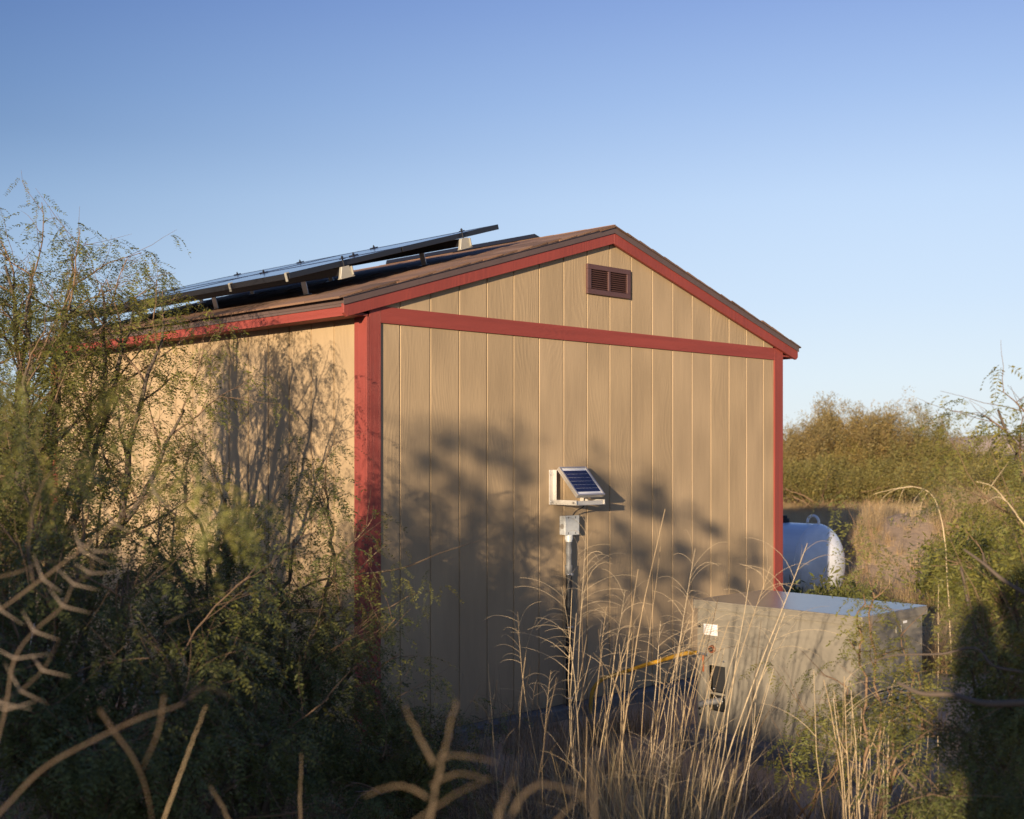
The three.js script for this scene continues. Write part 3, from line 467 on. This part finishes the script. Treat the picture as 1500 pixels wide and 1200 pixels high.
// thorny twigs close to the viewpoint, out of focus
{
  const thorny = (label, lines, leafSpots, seed, depth) => {
    const r = rng(seed), t = thing('thorny_branch', label, 'branch'), w = new Tubes(), th = new Tubes(), lv = [];
    lines.forEach(([rad, pts, dz = 0, thorns = 1], li) => {
      const c = pts.map(([x, y], i) => at(x, y, depth + dz + i * .03)), path = smoothPath(c, pts.length * 5); w.add(path, (q) => rad * (depth < 3 ? .46 : 1) * (1 - .85 * q * q) * (1 + .10 * Math.sin(q * 61) + .07 * Math.sin(q * 23 + 2)), 7);
      if (thorns) for (let k = 1; k < pts.length - 1; k++) for (const s of [-1, 1]) { const d = c[k + 1].clone().sub(c[k - 1]).normalize(), side = d.clone().cross(FWD).normalize().multiplyScalar(s).addScaledVector(d, .35).addScaledVector(FWD, (r() - .5) * .8).normalize(); th.add([c[k], c[k].clone().addScaledVector(side, .02), c[k].clone().addScaledVector(side, .036 + r() * .012)], (q) => .0016 * (1 - q * .85), 5); }
    });
    leafSpots.forEach(([x, y, n, dz = 0]) => { for (let k = 0; k < n; k++) lv.push({ p: at(x + (r() - .5) * 60, y + (r() - .5) * 40, depth + dz + (r() - .5) * .15), q: leafQuat(V(r() - .5, 0, r() - .5), r, .9), s: .5 + r() * .35 }); });
    part('stem', w.geo(), M.twigPale, t); if (!th.empty) part('thorns', th.geo(), M.thorn, t); if (lv.length) foliage(lv, LEAF[1], M.leafBright, t, r);
  };
  thorny('bare thorny branch arching up from the left edge, blurred in the foreground', [
    [.0035, [[-40, 915], [0, 893], [62, 848], [118, 806], [165, 767], [225, 722], [300, 692], [348, 676]]],
    [.0032, [[-10, 1110], [8, 1040], [22, 965], [50, 925], [92, 888], [108, 856], [132, 840], [138, 808], [162, 790]], -.1],
    [.0026, [[48, 852], [42, 800], [50, 745], [68, 700], [92, 676], [122, 606]], .1, 0],
    [.0026, [[-20, 850], [34, 836], [64, 822], [98, 826]], 0, 0],
    [.003, [[-20, 1080], [0, 1030], [30, 1012], [62, 982], [86, 940]], -.1]], [[300, 700, 5], [330, 720, 6], [280, 770, 3], [60, 620, 6, .2], [150, 640, 8, .4], [160, 560, 6, .5], [20, 560, 8, .4], [270, 660, 5, .3], [90, 690, 6, .3], [30, 680, 6, .3]], 201, 1.75);
  thorny('brown dead twig lying across the lower left corner, blurred', [
    [.003, [[-40, 1235], [10, 1180], [65, 1125], [140, 1083], [210, 1050], [270, 1030], [298, 1008], [340, 1022]], 0, 0],
    [.0032, [[146, 1040], [170, 1075], [195, 1110], [212, 1150], [226, 1215]], 0, 0],
    [.0024, [[240, 1020], [232, 1070], [208, 1128]], 0, 0],
    [.0022, [[240, 915], [270, 900], [300, 890], [318, 891]], .9, 0]], [], 202, 1.35);
  thorny('sunlit mesquite sprays reaching across the red corner post', [
    [.0042, [[430, 868], [470, 850], [520, 842], [590, 832], [640, 812], [670, 802], [706, 791]], 0, 0],
    [.0042, [[430, 930], [475, 914], [530, 905], [570, 890], [602, 872], [636, 864]], .05, 0],
    [.003, [[520, 842], [545, 815], [570, 795]], 0, 0]], [[470, 850, 5], [520, 840, 5], [560, 850, 5], [600, 860, 7], [560, 900, 8], [520, 910, 8], [610, 890, 6], [640, 850, 2], [500, 880, 6], [545, 930, 6], [480, 930, 8], [475, 720, 2], [560, 815, 3]], 203, 4.7);
  // dark limb crossing the lower right corner
  const t = thing('fallen_branch', 'grey bare mesquite limb crossing the lower right corner', 'branch');
  const P = (l, d, r0, r1) => { const w = new Tubes(), path = smoothPath(l.map(([x, y], i) => at(x, y, d + i * .04)), l.length * 5); w.add(path, (q) => r0 + (r1 - r0) * q, 7); part('limb', w.geo(), M.bark, t); };
  P([[1560, 1035], [1500, 1030], [1440, 1030], [1395, 1018], [1350, 1016], [1315, 1000]], 2.6, .009, .004);
  P([[1500, 985], [1455, 975], [1430, 950], [1380, 958], [1312, 960], [1280, 968]], 3.3, .005, .002);
  P([[1520, 880], [1470, 850], [1440, 825], [1412, 805]], 3.4, .007, .003);
  P([[1475, 1010], [1455, 965], [1432, 930], [1418, 880], [1408, 830]], 3.6, .008, .004);
  P([[1380, 1180], [1340, 1155], [1310, 1120]], 3.5, .006, .003);
}

// ---------------------------------------------------------------- tall dry grass
const STEMS = [], HEADS = [];
for (let k = 0; k < 9; k++) {
  const r = rng(300 + k), lean = .06 + r() * .22, w = new Tubes(), pts = []; for (let i = 0; i <= 9; i++) { const t = i / 9; pts.push(V(lean * t * t + (r() - .5) * .006, t, (r() - .5) * .008)); }
  w.add(pts, (q) => .0031 * (1 - q * .62), 4); for (const q of [.3, .55, .74]) { const [p, d] = along(pts, q); w.add([p, p.clone().addScaledVector(d, .012)], .0034 * (1 - q * .4), 5); if (r() < .55) w.add(wander(p, V(r() - .5, .9, r() - .5), .14 + r() * .22, 6, r, .25, -.16), (z) => .0016 * (1 - z * .8), 3); }
  STEMS.push([w.geo(), pts]);
  const h = new Tubes(); const [tip, td] = along(pts, .999); const n = 7 + Math.floor(r() * 5);
  for (let j = 0; j < n; j++) { const [p] = along(pts, .80 + .2 * j / n), a = r() * 6.28, d = V(Math.cos(a) * .75, .75, Math.sin(a) * .75); h.add(wander(p, d, .10 + r() * .16, 8, r, .10, -.13), (q) => .00085 * (1 - q * .5), 3); }
  HEADS.push(h.geo());
}
const bladeTuft = (seed, n, H, w0, spread) => { const r = rng(seed), p = [];
  for (let k = 0; k < n; k++) { const a = r() * 6.28, h = H * (.45 + r() * .7), lean = spread * (.2 + r()), bx = (r() - .5) * .12, bz = (r() - .5) * .12, w = w0 * (.6 + r() * .7), ca = Math.cos(a), sa = Math.sin(a); let pl, pr;
    for (let i = 0; i <= 4; i++) { const t = i / 4, x = bx + ca * lean * t * t * h, z = bz + sa * lean * t * t * h, y = h * (t - .35 * lean * t * t), ww = w * (1 - t * .85) * .5, l = [x - sa * ww, y, z + ca * ww], rr = [x + sa * ww, y, z - ca * ww]; if (pl) p.push(...pl, ...pr, ...rr, ...pl, ...rr, ...l); pl = l; pr = rr; } }
  const g = new THREE.BufferGeometry(); g.setAttribute('position', new THREE.Float32BufferAttribute(p, 3)); g.computeVertexNormals(); return g; };
const TUFTS = [bladeTuft(331, 26, .5, .005, .9), bladeTuft(332, 30, .42, .005, 1.2), bladeTuft(333, 22, .6, .0045, .7)];
function grassClump(label, base, list, seed, group, tufts = 7, mats = [M.straw, M.strawPale, M.strawBrown]) {
  const r = rng(seed), b = ground(base), t = thing('dry_grass_clump', label, 'dry grass', b, group);
  for (const [tipx, tipy, depth, footx] of list) {   // each culm runs from its foot to its tip
    const tip = at(tipx, tipy, depth).sub(b), fp = at(footx, 900, depth + (r() - .5) * .3), foot = V(fp.x - b.x, groundY(fp.x, fp.z) - b.y, fp.z - b.z), d = tip.clone().sub(foot), H = d.length(), k = Math.floor(r() * 9), pts = STEMS[k][1], nat = pts[9].clone();
    const s = part('stem', STEMS[k][0], mats[r() < .5 ? 0 : r() < .6 ? 1 : 2], t); s.position.copy(foot);
    const q = new THREE.Quaternion().setFromUnitVectors(nat.clone().normalize(), d.clone().normalize()), tw = new THREE.Quaternion().setFromAxisAngle(d.clone().normalize(), (r() - .5) * 2.4); s.quaternion.copy(tw.multiply(q)); const sc = H / nat.length(), fat = (.5 + r() * .55); s.scale.set(fat, sc, fat);
    if (r() < (tipy < 960 ? .6 : .12)) part('seed_head', HEADS[k], M.strawPale, s).scale.set(1 / 1, 1 / 1, 1);
  }
  const ins = []; for (let k = 0; k < tufts; k++) ins.push(V((r() - .5) * .7, 0, (r() - .5) * .7));
  const m = new THREE.InstancedMesh(TUFTS[seed % 3], M.blade, ins.length), x = new THREE.Matrix4(), c = new THREE.Color(); ins.forEach((p, i) => { p.y = groundY(p.x + b.x, p.z + b.z) - b.y; x.compose(p, new THREE.Quaternion().setFromAxisAngle(UP, r() * 6.28), V(1, .7 + r() * .6, 1)); m.setMatrixAt(i, x); const k = .6 + r() * .6; m.setColorAt(i, c.setRGB(k, k * (.95 + .1 * r()), k * .95)); }); m.name = 'leaf_blades'; m.userData.kind = 'stuff'; t.add(m);
}
{
  const r = rng(340), fan = (n, x0, x1, y0, y1, f0, f1, d0, d1) => { const l = []; for (let k = 0; k < n; k++) { const u = (k + r()) / n; l.push([x0 + (x1 - x0) * u + (r() - .5) * 40, y0 + (y1 - y0) * Math.pow(r(), .8), d0 + r() * (d1 - d0), f0 + (f1 - f0) * u + (r() - .5) * 60]); } return l; };
  grassClump('tall pale dry grass clump standing before the black conduit', at(850, 1000, 4.7), [[879, 748, 4.5, 838], [842, 800, 4.6, 842], ...fan(13, 790, 930, 840, 1010, 800, 900, 4.3, 5.0)], 351, undefined, 9);
  grassClump('tall dry grass with arching seed heads left of the generator', at(960, 1000, 4.6), [[995, 738, 4.4, 900], [1010, 790, 4.5, 935], ...fan(18, 900, 1060, 820, 1000, 880, 985, 4.2, 4.9)], 352, undefined, 9);
  grassClump('leaning dry grass stems crossing the front of the generator', at(1040, 1000, 4.4), [[1068, 800, 4.4, 975], [1190, 798, 4.2, 1000], [1175, 830, 4.2, 1010], ...fan(15, 1030, 1150, 830, 1010, 960, 1080, 4.0, 4.6)], 353, undefined, 3);
  grassClump('bright straw stems in front of the generator end beside the sapling', at(1260, 1000, 4.0), [[1204, 978, 4.0, 1240], [1216, 1000, 4.0, 1245], [1250, 1000, 4.0, 1265], [1305, 990, 4.0, 1225], [1360, 1070, 3.9, 1310], [1375, 845, 4.3, 1375], ...fan(20, 1215, 1350, 985, 1120, 1235, 1330, 3.8, 4.2)], 354, undefined, 3, [M.straw, M.strawPale, M.strawPale]);
  grassClump('thin brown grass stems in shade left of the conduit', at(740, 1050, 4.6), fan(9, 690, 800, 950, 1080, 690, 790, 4.3, 4.9), 355, undefined, 10, [M.strawBrown, M.straw, M.strawBrown]);
  grassClump('sparse dark grass stems near the bottom middle', at(930, 1150, 3.9), fan(14, 820, 1080, 1020, 1150, 830, 1060, 3.5, 4.1), 356, undefined, 14, [M.strawBrown, M.straw, M.strawBrown]);
}
{ // single arching stalks and the blurred stalks close by
  const stalk = (label, name, mat, lines) => { const t = thing(name, label, 'grass stalk'), r = rng(label.length); for (const [rad, d, pts, tag2] of lines) { const w = new Tubes(), path = smoothPath(pts.map(([x, y], i) => at(x, y, d + i * .012)), pts.length * 6).map((p) => p.add(V((r() - .5), (r() - .5), (r() - .5)).multiplyScalar(rad * .5))); w.add(path, (q) => rad * (d < 2 ? .44 : .75) * (1 - q * .72) * (1 + .13 * Math.sin(q * 47) + .08 * Math.sin(q * 19 + rad * 3000)), 6); part(tag2 ?? 'stem', w.geo(), mat, t); } return t; };
  stalk('arching pale grass stalk with drooping tip left of the right-hand mesquite', 'grass_stalk', M.strawPale, [[.003, 4.0, [[1395, 1010], [1388, 850], [1380, 765], [1364, 724], [1338, 713], [1312, 716], [1280, 724]]], [.0012, 4.0, [[1338, 713], [1310, 718], [1292, 732], [1287, 760]], 'seed_branch'], [.0012, 4.02, [[1325, 714], [1318, 730], [1312, 752]], 'seed_branch'], [.0012, 4.0, [[1352, 718], [1340, 732], [1334, 755]], 'seed_branch'], [.0012, 4.0, [[1358, 722], [1349, 740], [1345, 765]], 'seed_branch']]);
  stalk('leaning straw stalk with side branches at the right edge', 'grass_stalk', M.strawPale, [[.003, 3.6, [[1560, 830], [1500, 768], [1475, 735], [1452, 712], [1430, 705]]], [.0015, 3.6, [[1475, 735], [1462, 728], [1440, 738]], 'seed_branch'], [.0015, 3.6, [[1452, 712], [1468, 690], [1478, 676]], 'seed_branch']]);
  stalk('blurred brown dry stalk with curved arms at the bottom centre', 'dry_stalk', M.strawBrown, [[.0052, 1.15, [[622, 1240], [634, 1180], [648, 1110], [668, 1026]]], [.0042, 1.17, [[636, 1120], [618, 1085], [592, 1034]], 'arm'], [.0036, 1.16, [[640, 1112], [665, 1107], [695, 1110], [724, 1116]], 'arm'], [.0030, 1.16, [[634, 1150], [668, 1134], [700, 1138], [718, 1142]], 'arm'], [.0034, 1.15, [[626, 1168], [600, 1154], [566, 1154], [534, 1166]], 'arm'], [.0022, 1.1, [[600, 1210], [660, 1168], [718, 1140]], 'arm']]);
  stalk('blurred forked brown stalk at the bottom edge, right of the centre stalk', 'dry_stalk', M.strawBrown, [[.0048, 1.05, [[724, 1240], [732, 1190], [742, 1160], [752, 1142]]], [.0044, 1.08, [[738, 1210], [760, 1175], [786, 1150], [822, 1154], [852, 1164], [872, 1200]], 'arm'], [.0030, 1.3, [[800, 1220], [830, 1186], [860, 1160]], 'arm'], [.0036, 1.12, [[872, 1210], [870, 1160], [862, 1110]], 'arm']]);
  stalk('slender golden grass stalk leaning right at the bottom left', 'dry_stalk', M.straw, [[.0030, 1.7, [[226, 1240], [262, 1140], [284, 1080], [302, 1034]]]]);
  stalk('short brown grass spike standing at the bottom edge left of centre', 'dry_stalk', M.strawBrown, [[.0040, 1.9, [[440, 1230], [440, 1160], [442, 1104]]], [.0034, 1.6, [[345, 1220], [325, 1180], [308, 1152]], 'arm']]);
}
//#FAR
// ---------------------------------------------------------------- scrub beyond the shed, field grass
{
  const r = rng(500), names = ['olive mesquite bush far behind the tank', 'bushy mesquite in the far scrub belt', 'feathery topped bush in the far scrub belt'];
  const bush = (label, px, depth, h, w, seed, mat, dens, group) => {
    const rr = rng(seed), b = ground(at(px, HORIZON, depth)), limbs = []; const n = Math.round(9 + w * 3);
    for (let k = 0; k < n; k++) { const a = k / n * 6.283 + rr(), q = Math.sqrt(rr()), hh = h * (.45 + .55 * (1 - q * q * .75)) * (.75 + rr() * .3); limbs.push(V(b.x + Math.cos(a) * w * .5 * q, hh, b.z + Math.sin(a) * w * .5 * q)); }
    shrub({ name: 'mesquite_bush', seed, label, category: 'bush', group, base: b, limbs, r0: .022, spread: 5, arch: .05, from: .12, subs: 8, subLen: h * .30, twigs: 3, twigLen: .3, leafEvery: .23 / dens, leafGeos: [SPRAY], leafScale: 1.15, leafMat: mat, droop: .2, bark: M.twig, grav: .01 });
  };
  const G = undefined;
  bush('olive bush of the far scrub, just right of the shed edge', 1160, 34, 2.25, 4.2, 501, M.leafFar, 1);
  bush('tall feathery bush of the far scrub, right above the white tank', 1225, 35, 2.85, 4.4, 502, M.leafFar, 1);
  bush('widest brownish bush in the middle of the far scrub', 1290, 34, 2.75, 5.0, 503, M.leafFar, 1);
  bush('rounded bush in the far scrub, left of the pale hill', 1345, 33, 2.15, 4.2, 504, M.leafMid, 1);
  bush('low olive bush in the far scrub below the hill', 1395, 34, 1.45, 4.6, 505, M.leafMid, 1);
  bush('green bush in the far scrub near the right edge', 1450, 27, 1.15, 4.6, 506, M.leafMid, 1);
  bush('green bush in the far scrub at the right edge', 1515, 24, 1.1, 4.2, 507, M.leafMid, 1);
  bush('low yellow green bush at the foot of the far scrub behind the tank', 1200, 31.5, 1.2, 3.6, 509, M.leafMid, 1);
  bush('low green bush at the foot of the far scrub, centre', 1275, 31.5, 1.1, 3.4, 510, M.leafMid, 1);
  bush('low bush at the right side of the sandy path', 1450, 15, .65, 2.0, 511, M.leaf, 1.3);
  bush('small bush on the bank right of the tank', 1470, 11, .5, 1.2, 513, M.leaf, 1.5);
  bush('dark weed at the foot of the white tank', 1222, 9.6, .10, .5, 516, M.leafDark, 1.2);
  bush('bush beyond the far left corner of the shed', 60, 15, 1.9, 3.6, 514, M.leafFar, 1);
  bush('bush seen through the mesquite at the left edge', -40, 13, 1.9, 3.4, 515, M.leafFar, 1);

  // dry field grass, one mass; the sandy path stays bare
  const pathZ = (x) => -2.0 - .455 * (x - 9.3), list = [], x = new THREE.Matrix4(), c = new THREE.Color();
  for (let k = 0; k < 26000; k++) {
    const px = 1090 + r() * 480, depth = 8.5 + Math.pow(r(), 1.35) * 52, p = at(px, HORIZON, depth), off = Math.abs(p.z - pathZ(p.x));
    if (p.x < 4.6 && p.z < .5) continue; if (off < .35 && p.x > 7.5 && r() < .9) continue; if (off < .9 && r() < .3) continue;
    list.push([V(p.x, groundY(p.x, p.z) - .01, p.z), .25 + r() * .5]);
  }
  const nearN = list.length;
  for (let k = 0; k < 2600; k++) { const px = -150 + r() * 1800, depth = 1.6 + Math.pow(r(), .8) * 5.2, p = at(px, HORIZON, depth); if (p.x > -.1 && p.x < 3.8 && p.z < .08) continue; if (p.x > .75 && p.x < 2.1 && p.z > .7 && p.z < 2.3) continue; list.push([V(p.x, groundY(p.x, p.z) - .01, p.z), .28 + r() * .42]); }
  TUFTS.forEach((g, i) => {
    const l = list.map((q, k) => [...q, k]).filter((_, k) => k % 3 === i), m = new THREE.InstancedMesh(g, M.blade, l.length);
    l.forEach(([p, s, k], j) => { x.compose(p, new THREE.Quaternion().setFromAxisAngle(UP, r() * 6.28), V(s * 1.3, s, s * 1.3)); m.setMatrixAt(j, x); const q = .65 + r() * .6, red = r() * r(); if (k < nearN) m.setColorAt(j, c.setRGB(q, q * (1 - .22 * red), q * (1 - .4 * red))); else m.setColorAt(j, c.setRGB(q * .55, q * .52, q * .5)); });
    m.name = numbered('field_grass'); m.userData = { kind: 'stuff', label: 'dry straw coloured grass covering the open ground' }; scene.add(m);
  });
  // pebbles and clods on the bare soil
  const st = new THREE.DodecahedronGeometry(1, 0), m = new THREE.InstancedMesh(st, std(rgb(.34, .26, .18), .95), 1400);
  for (let k = 0; k < 1400; k++) { const far = k < 900, px = far ? 1150 + r() * 400 : -100 + r() * 1700, depth = far ? 8.5 + r() * 20 : 2 + r() * 5, p = at(px, HORIZON, depth), s = .006 + r() * r() * .03; x.compose(V(p.x, groundY(p.x, p.z), p.z), new THREE.Quaternion().setFromEuler(new THREE.Euler(r() * 6, r() * 6, r() * 6)), V(s, s * .6, s * .8)); m.setMatrixAt(k, x); }
  m.name = 'gravel'; m.userData = { kind: 'stuff', label: 'small stones scattered on the bare soil' }; scene.add(m);

  // mesquites that stand outside the view towards the low sun; the shade on the shed is theirs
  const where = { 601: 'narrow, straight behind the shed front corner', 602: 'rounded, in the nearer row', 603: 'wide, in the nearer row', 604: 'widest of the nearer row', 605: 'slim, in the farther row', 607: 'broad, in the farther row', 608: 'low, in the nearer row', 610: 'lowest and nearest of them' };
  const shade = (s, d, h, w, seed, dens) => { const b = ground(V(-d, 0, s + .455 * d)), rr = rng(seed), limbs = []; for (let k = 0; k < 18; k++) { const a = k * 2.4, q = Math.sqrt((k + .5) / 18); limbs.push(V(b.x + Math.cos(a) * w * .5 * q, h * (.5 + .5 * (1 - q * q * .55) * (.8 + rr() * .25)), b.z + Math.sin(a) * w * .5 * q)); }
    shrub({ name: 'mesquite_tree', seed, label: 'mesquite out of view toward the sun, ' + where[seed], category: 'tree', group: 'mesquites toward the sun', base: b, limbs, r0: .035, spread: 5, arch: .05, from: .08, subs: 9, subLen: .45, twigs: 3, twigLen: .3, leafEvery: .11 / dens, leafGeos: [SPRAYBIG], leafScale: 1, leafMat: M.leafDark, grav: 0 }); };
  shade(.35, 13, 2.22, 1.3, 601, 1.1); shade(-.9, 14.5, 2.45, 2.0, 602, 1); shade(-2.5, 13.5, 2.3, 2.4, 603, .9); shade(-4.2, 15, 2.5, 2.6, 604, .8);
  shade(.6, 20, 3.05, 1.3, 605, 1.1); shade(-3.6, 21, 3.0, 3.2, 607, .6); shade(2.1, 10, 1.15, 2.2, 608, 1); shade(.45, 7, 1.08, .9, 610, 1.6);
  // a looser tree whose separate leaf clumps throw the soft blotches on the front wall
  const wall = (px, py) => { const d = at(px, py, 1).sub(CAM); return CAM.clone().addScaledVector(d, -CAM.z / d.z); };
  const toSun = (spots, t) => spots.map(([px, py]) => wall(px, py).addScaledVector(SUNDIR, t));
  shrub({ name: 'mesquite_tree', seed: 621, label: 'loose crowned mesquite tree standing beyond the left edge of the view, toward the sun', category: 'tree', base: ground(V(-5.6, 0, 3.0)), r0: .022, spread: 3, arch: .03, from: .93, limbLeaf: .96, lean: V(1.5, .1, -.6), subs: 3, subLen: .36, twigs: 2, twigLen: .16, leafEvery: .23, leafGeos: [SPRAYBIG], leafScale: .17, leafMat: M.leafDark, grav: 0,
    limbs: toSun([[650, 640], [770, 690], [700, 650], [625, 668], [672, 695], [705, 722], [740, 662], [695, 765], [640, 742], [590, 742], [760, 770], [795, 776], [612, 790], [668, 800], [740, 800]], 7) });
  shrub({ name: 'mesquite_tree', seed: 622, label: 'second loose mesquite tree beyond the left edge of the view, a little nearer the viewpoint', category: 'tree', base: ground(V(-6.2, 0, 4.6)), r0: .02, spread: 3, arch: .03, from: .93, limbLeaf: .96, lean: V(1.5, .1, -.6), subs: 3, subLen: .36, twigs: 2, twigLen: .16, leafEvery: .23, leafGeos: [SPRAYBIG], leafScale: .17, leafMat: M.leafDark, grav: 0,
    limbs: toSun([[880, 700], [960, 715], [1045, 770], [935, 735], [905, 765], [965, 745], [885, 800], [930, 805], [1000, 800], [870, 835], [975, 835], [1030, 830], [1105, 815], [1075, 850], [915, 850], [1010, 860]], 8) });
}
// the person taking the picture: stands with the camera raised to the face, behind the viewpoint
{
  const O = V(CAM.x, 0, CAM.z).addScaledVector(FWD, -.24).addScaledVector(RIGHT, .13), L = (r, y, f) => [r, y, f];
  const caps = [[L(0, 1.53, 0), L(0, 1.58, .01), .088, .098], [L(0, 1.36, -.03), L(0, 1.48, -.01), .058, .055], [L(-.15, 1.31, -.04), L(.15, 1.31, -.04), .085, .085], [L(0, 1.26, -.03), L(0, .98, -.03), .17, .18], [L(-.06, 1.0, -.03), L(.06, .94, -.03), .135, .135]];
  for (const s of [-1, 1]) caps.push([L(s * .18, 1.31, -.04), L(s * .21, 1.14, .10), .055, .045], [L(s * .21, 1.14, .10), L(s * .12, 1.44, .15), .044, .032], [L(s * .12, 1.44, .15), L(s * .10, 1.52, .17), .034, .030], [L(s * .08, .92, -.03), L(s * .09, .50, -.01), .10, .085], [L(s * .09, .50, -.01), L(s * .11, .09, -.04), .082, .055], [L(s * .12, .05, -.06), L(s * .14, .04, .12), .042, .036]);
  const N = 84, S = 1.0, field = new MarchingCubes(N, std(rgb(.06, .065, .08), .85), false, false, 200000), c = new THREE.Vector3();
  const d = (p, [a, b, ra, rb]) => { const abx = b[0] - a[0], aby = b[1] - a[1], abz = b[2] - a[2], t = Math.min(1, Math.max(0, ((p.x - a[0]) * abx + (p.y - a[1]) * aby + (p.z - a[2]) * abz) / (abx * abx + aby * aby + abz * abz))); return Math.hypot(p.x - a[0] - abx * t, p.y - a[1] - aby * t, p.z - a[2] - abz * t) - ra - (rb - ra) * t; };
  const K = 34; for (let z = 0; z < N; z++) for (let y = 0; y < N; y++) for (let x = 0; x < N; x++) { c.set((x / N * 2 - 1) * S, (y / N * 2 - 1) * S + .86, (z / N * 2 - 1) * S); if (Math.abs(c.x) > .4 || Math.abs(c.z) > .4) { field.field[z * N * N + y * N + x] = -1; continue; } let e = 0; for (const q of caps) e += Math.exp(-K * Math.max(-.15, d(c, q))); field.field[z * N * N + y * N + x] = Math.log(Math.max(e, 1e-12)) / K; }
  field.isolation = 0; field.update();
  const n = field.count ?? field.geometry.drawRange.count, g = new THREE.BufferGeometry(); const P = Float32Array.from(field.positionArray.subarray(0, n * 3)), Q = Float32Array.from(field.normalArray.subarray(0, n * 3));
  for (let k = 0; k < n; k++) P[k * 3 + 1] += .86 / S;
  g.setAttribute('position', new THREE.BufferAttribute(P, 3)); g.setAttribute('normal', new THREE.BufferAttribute(Q, 3)); g.computeVertexNormals();
  const t = thing('person', 'person in dark clothes standing with both arms raised to the face', 'person', O); t.rotation.y = YAW + Math.PI; t.scale.set(1, 1, 1);
  part('body', g, std(rgb(.06, .065, .08), .85), t);
}
renderer.render(scene, camera);
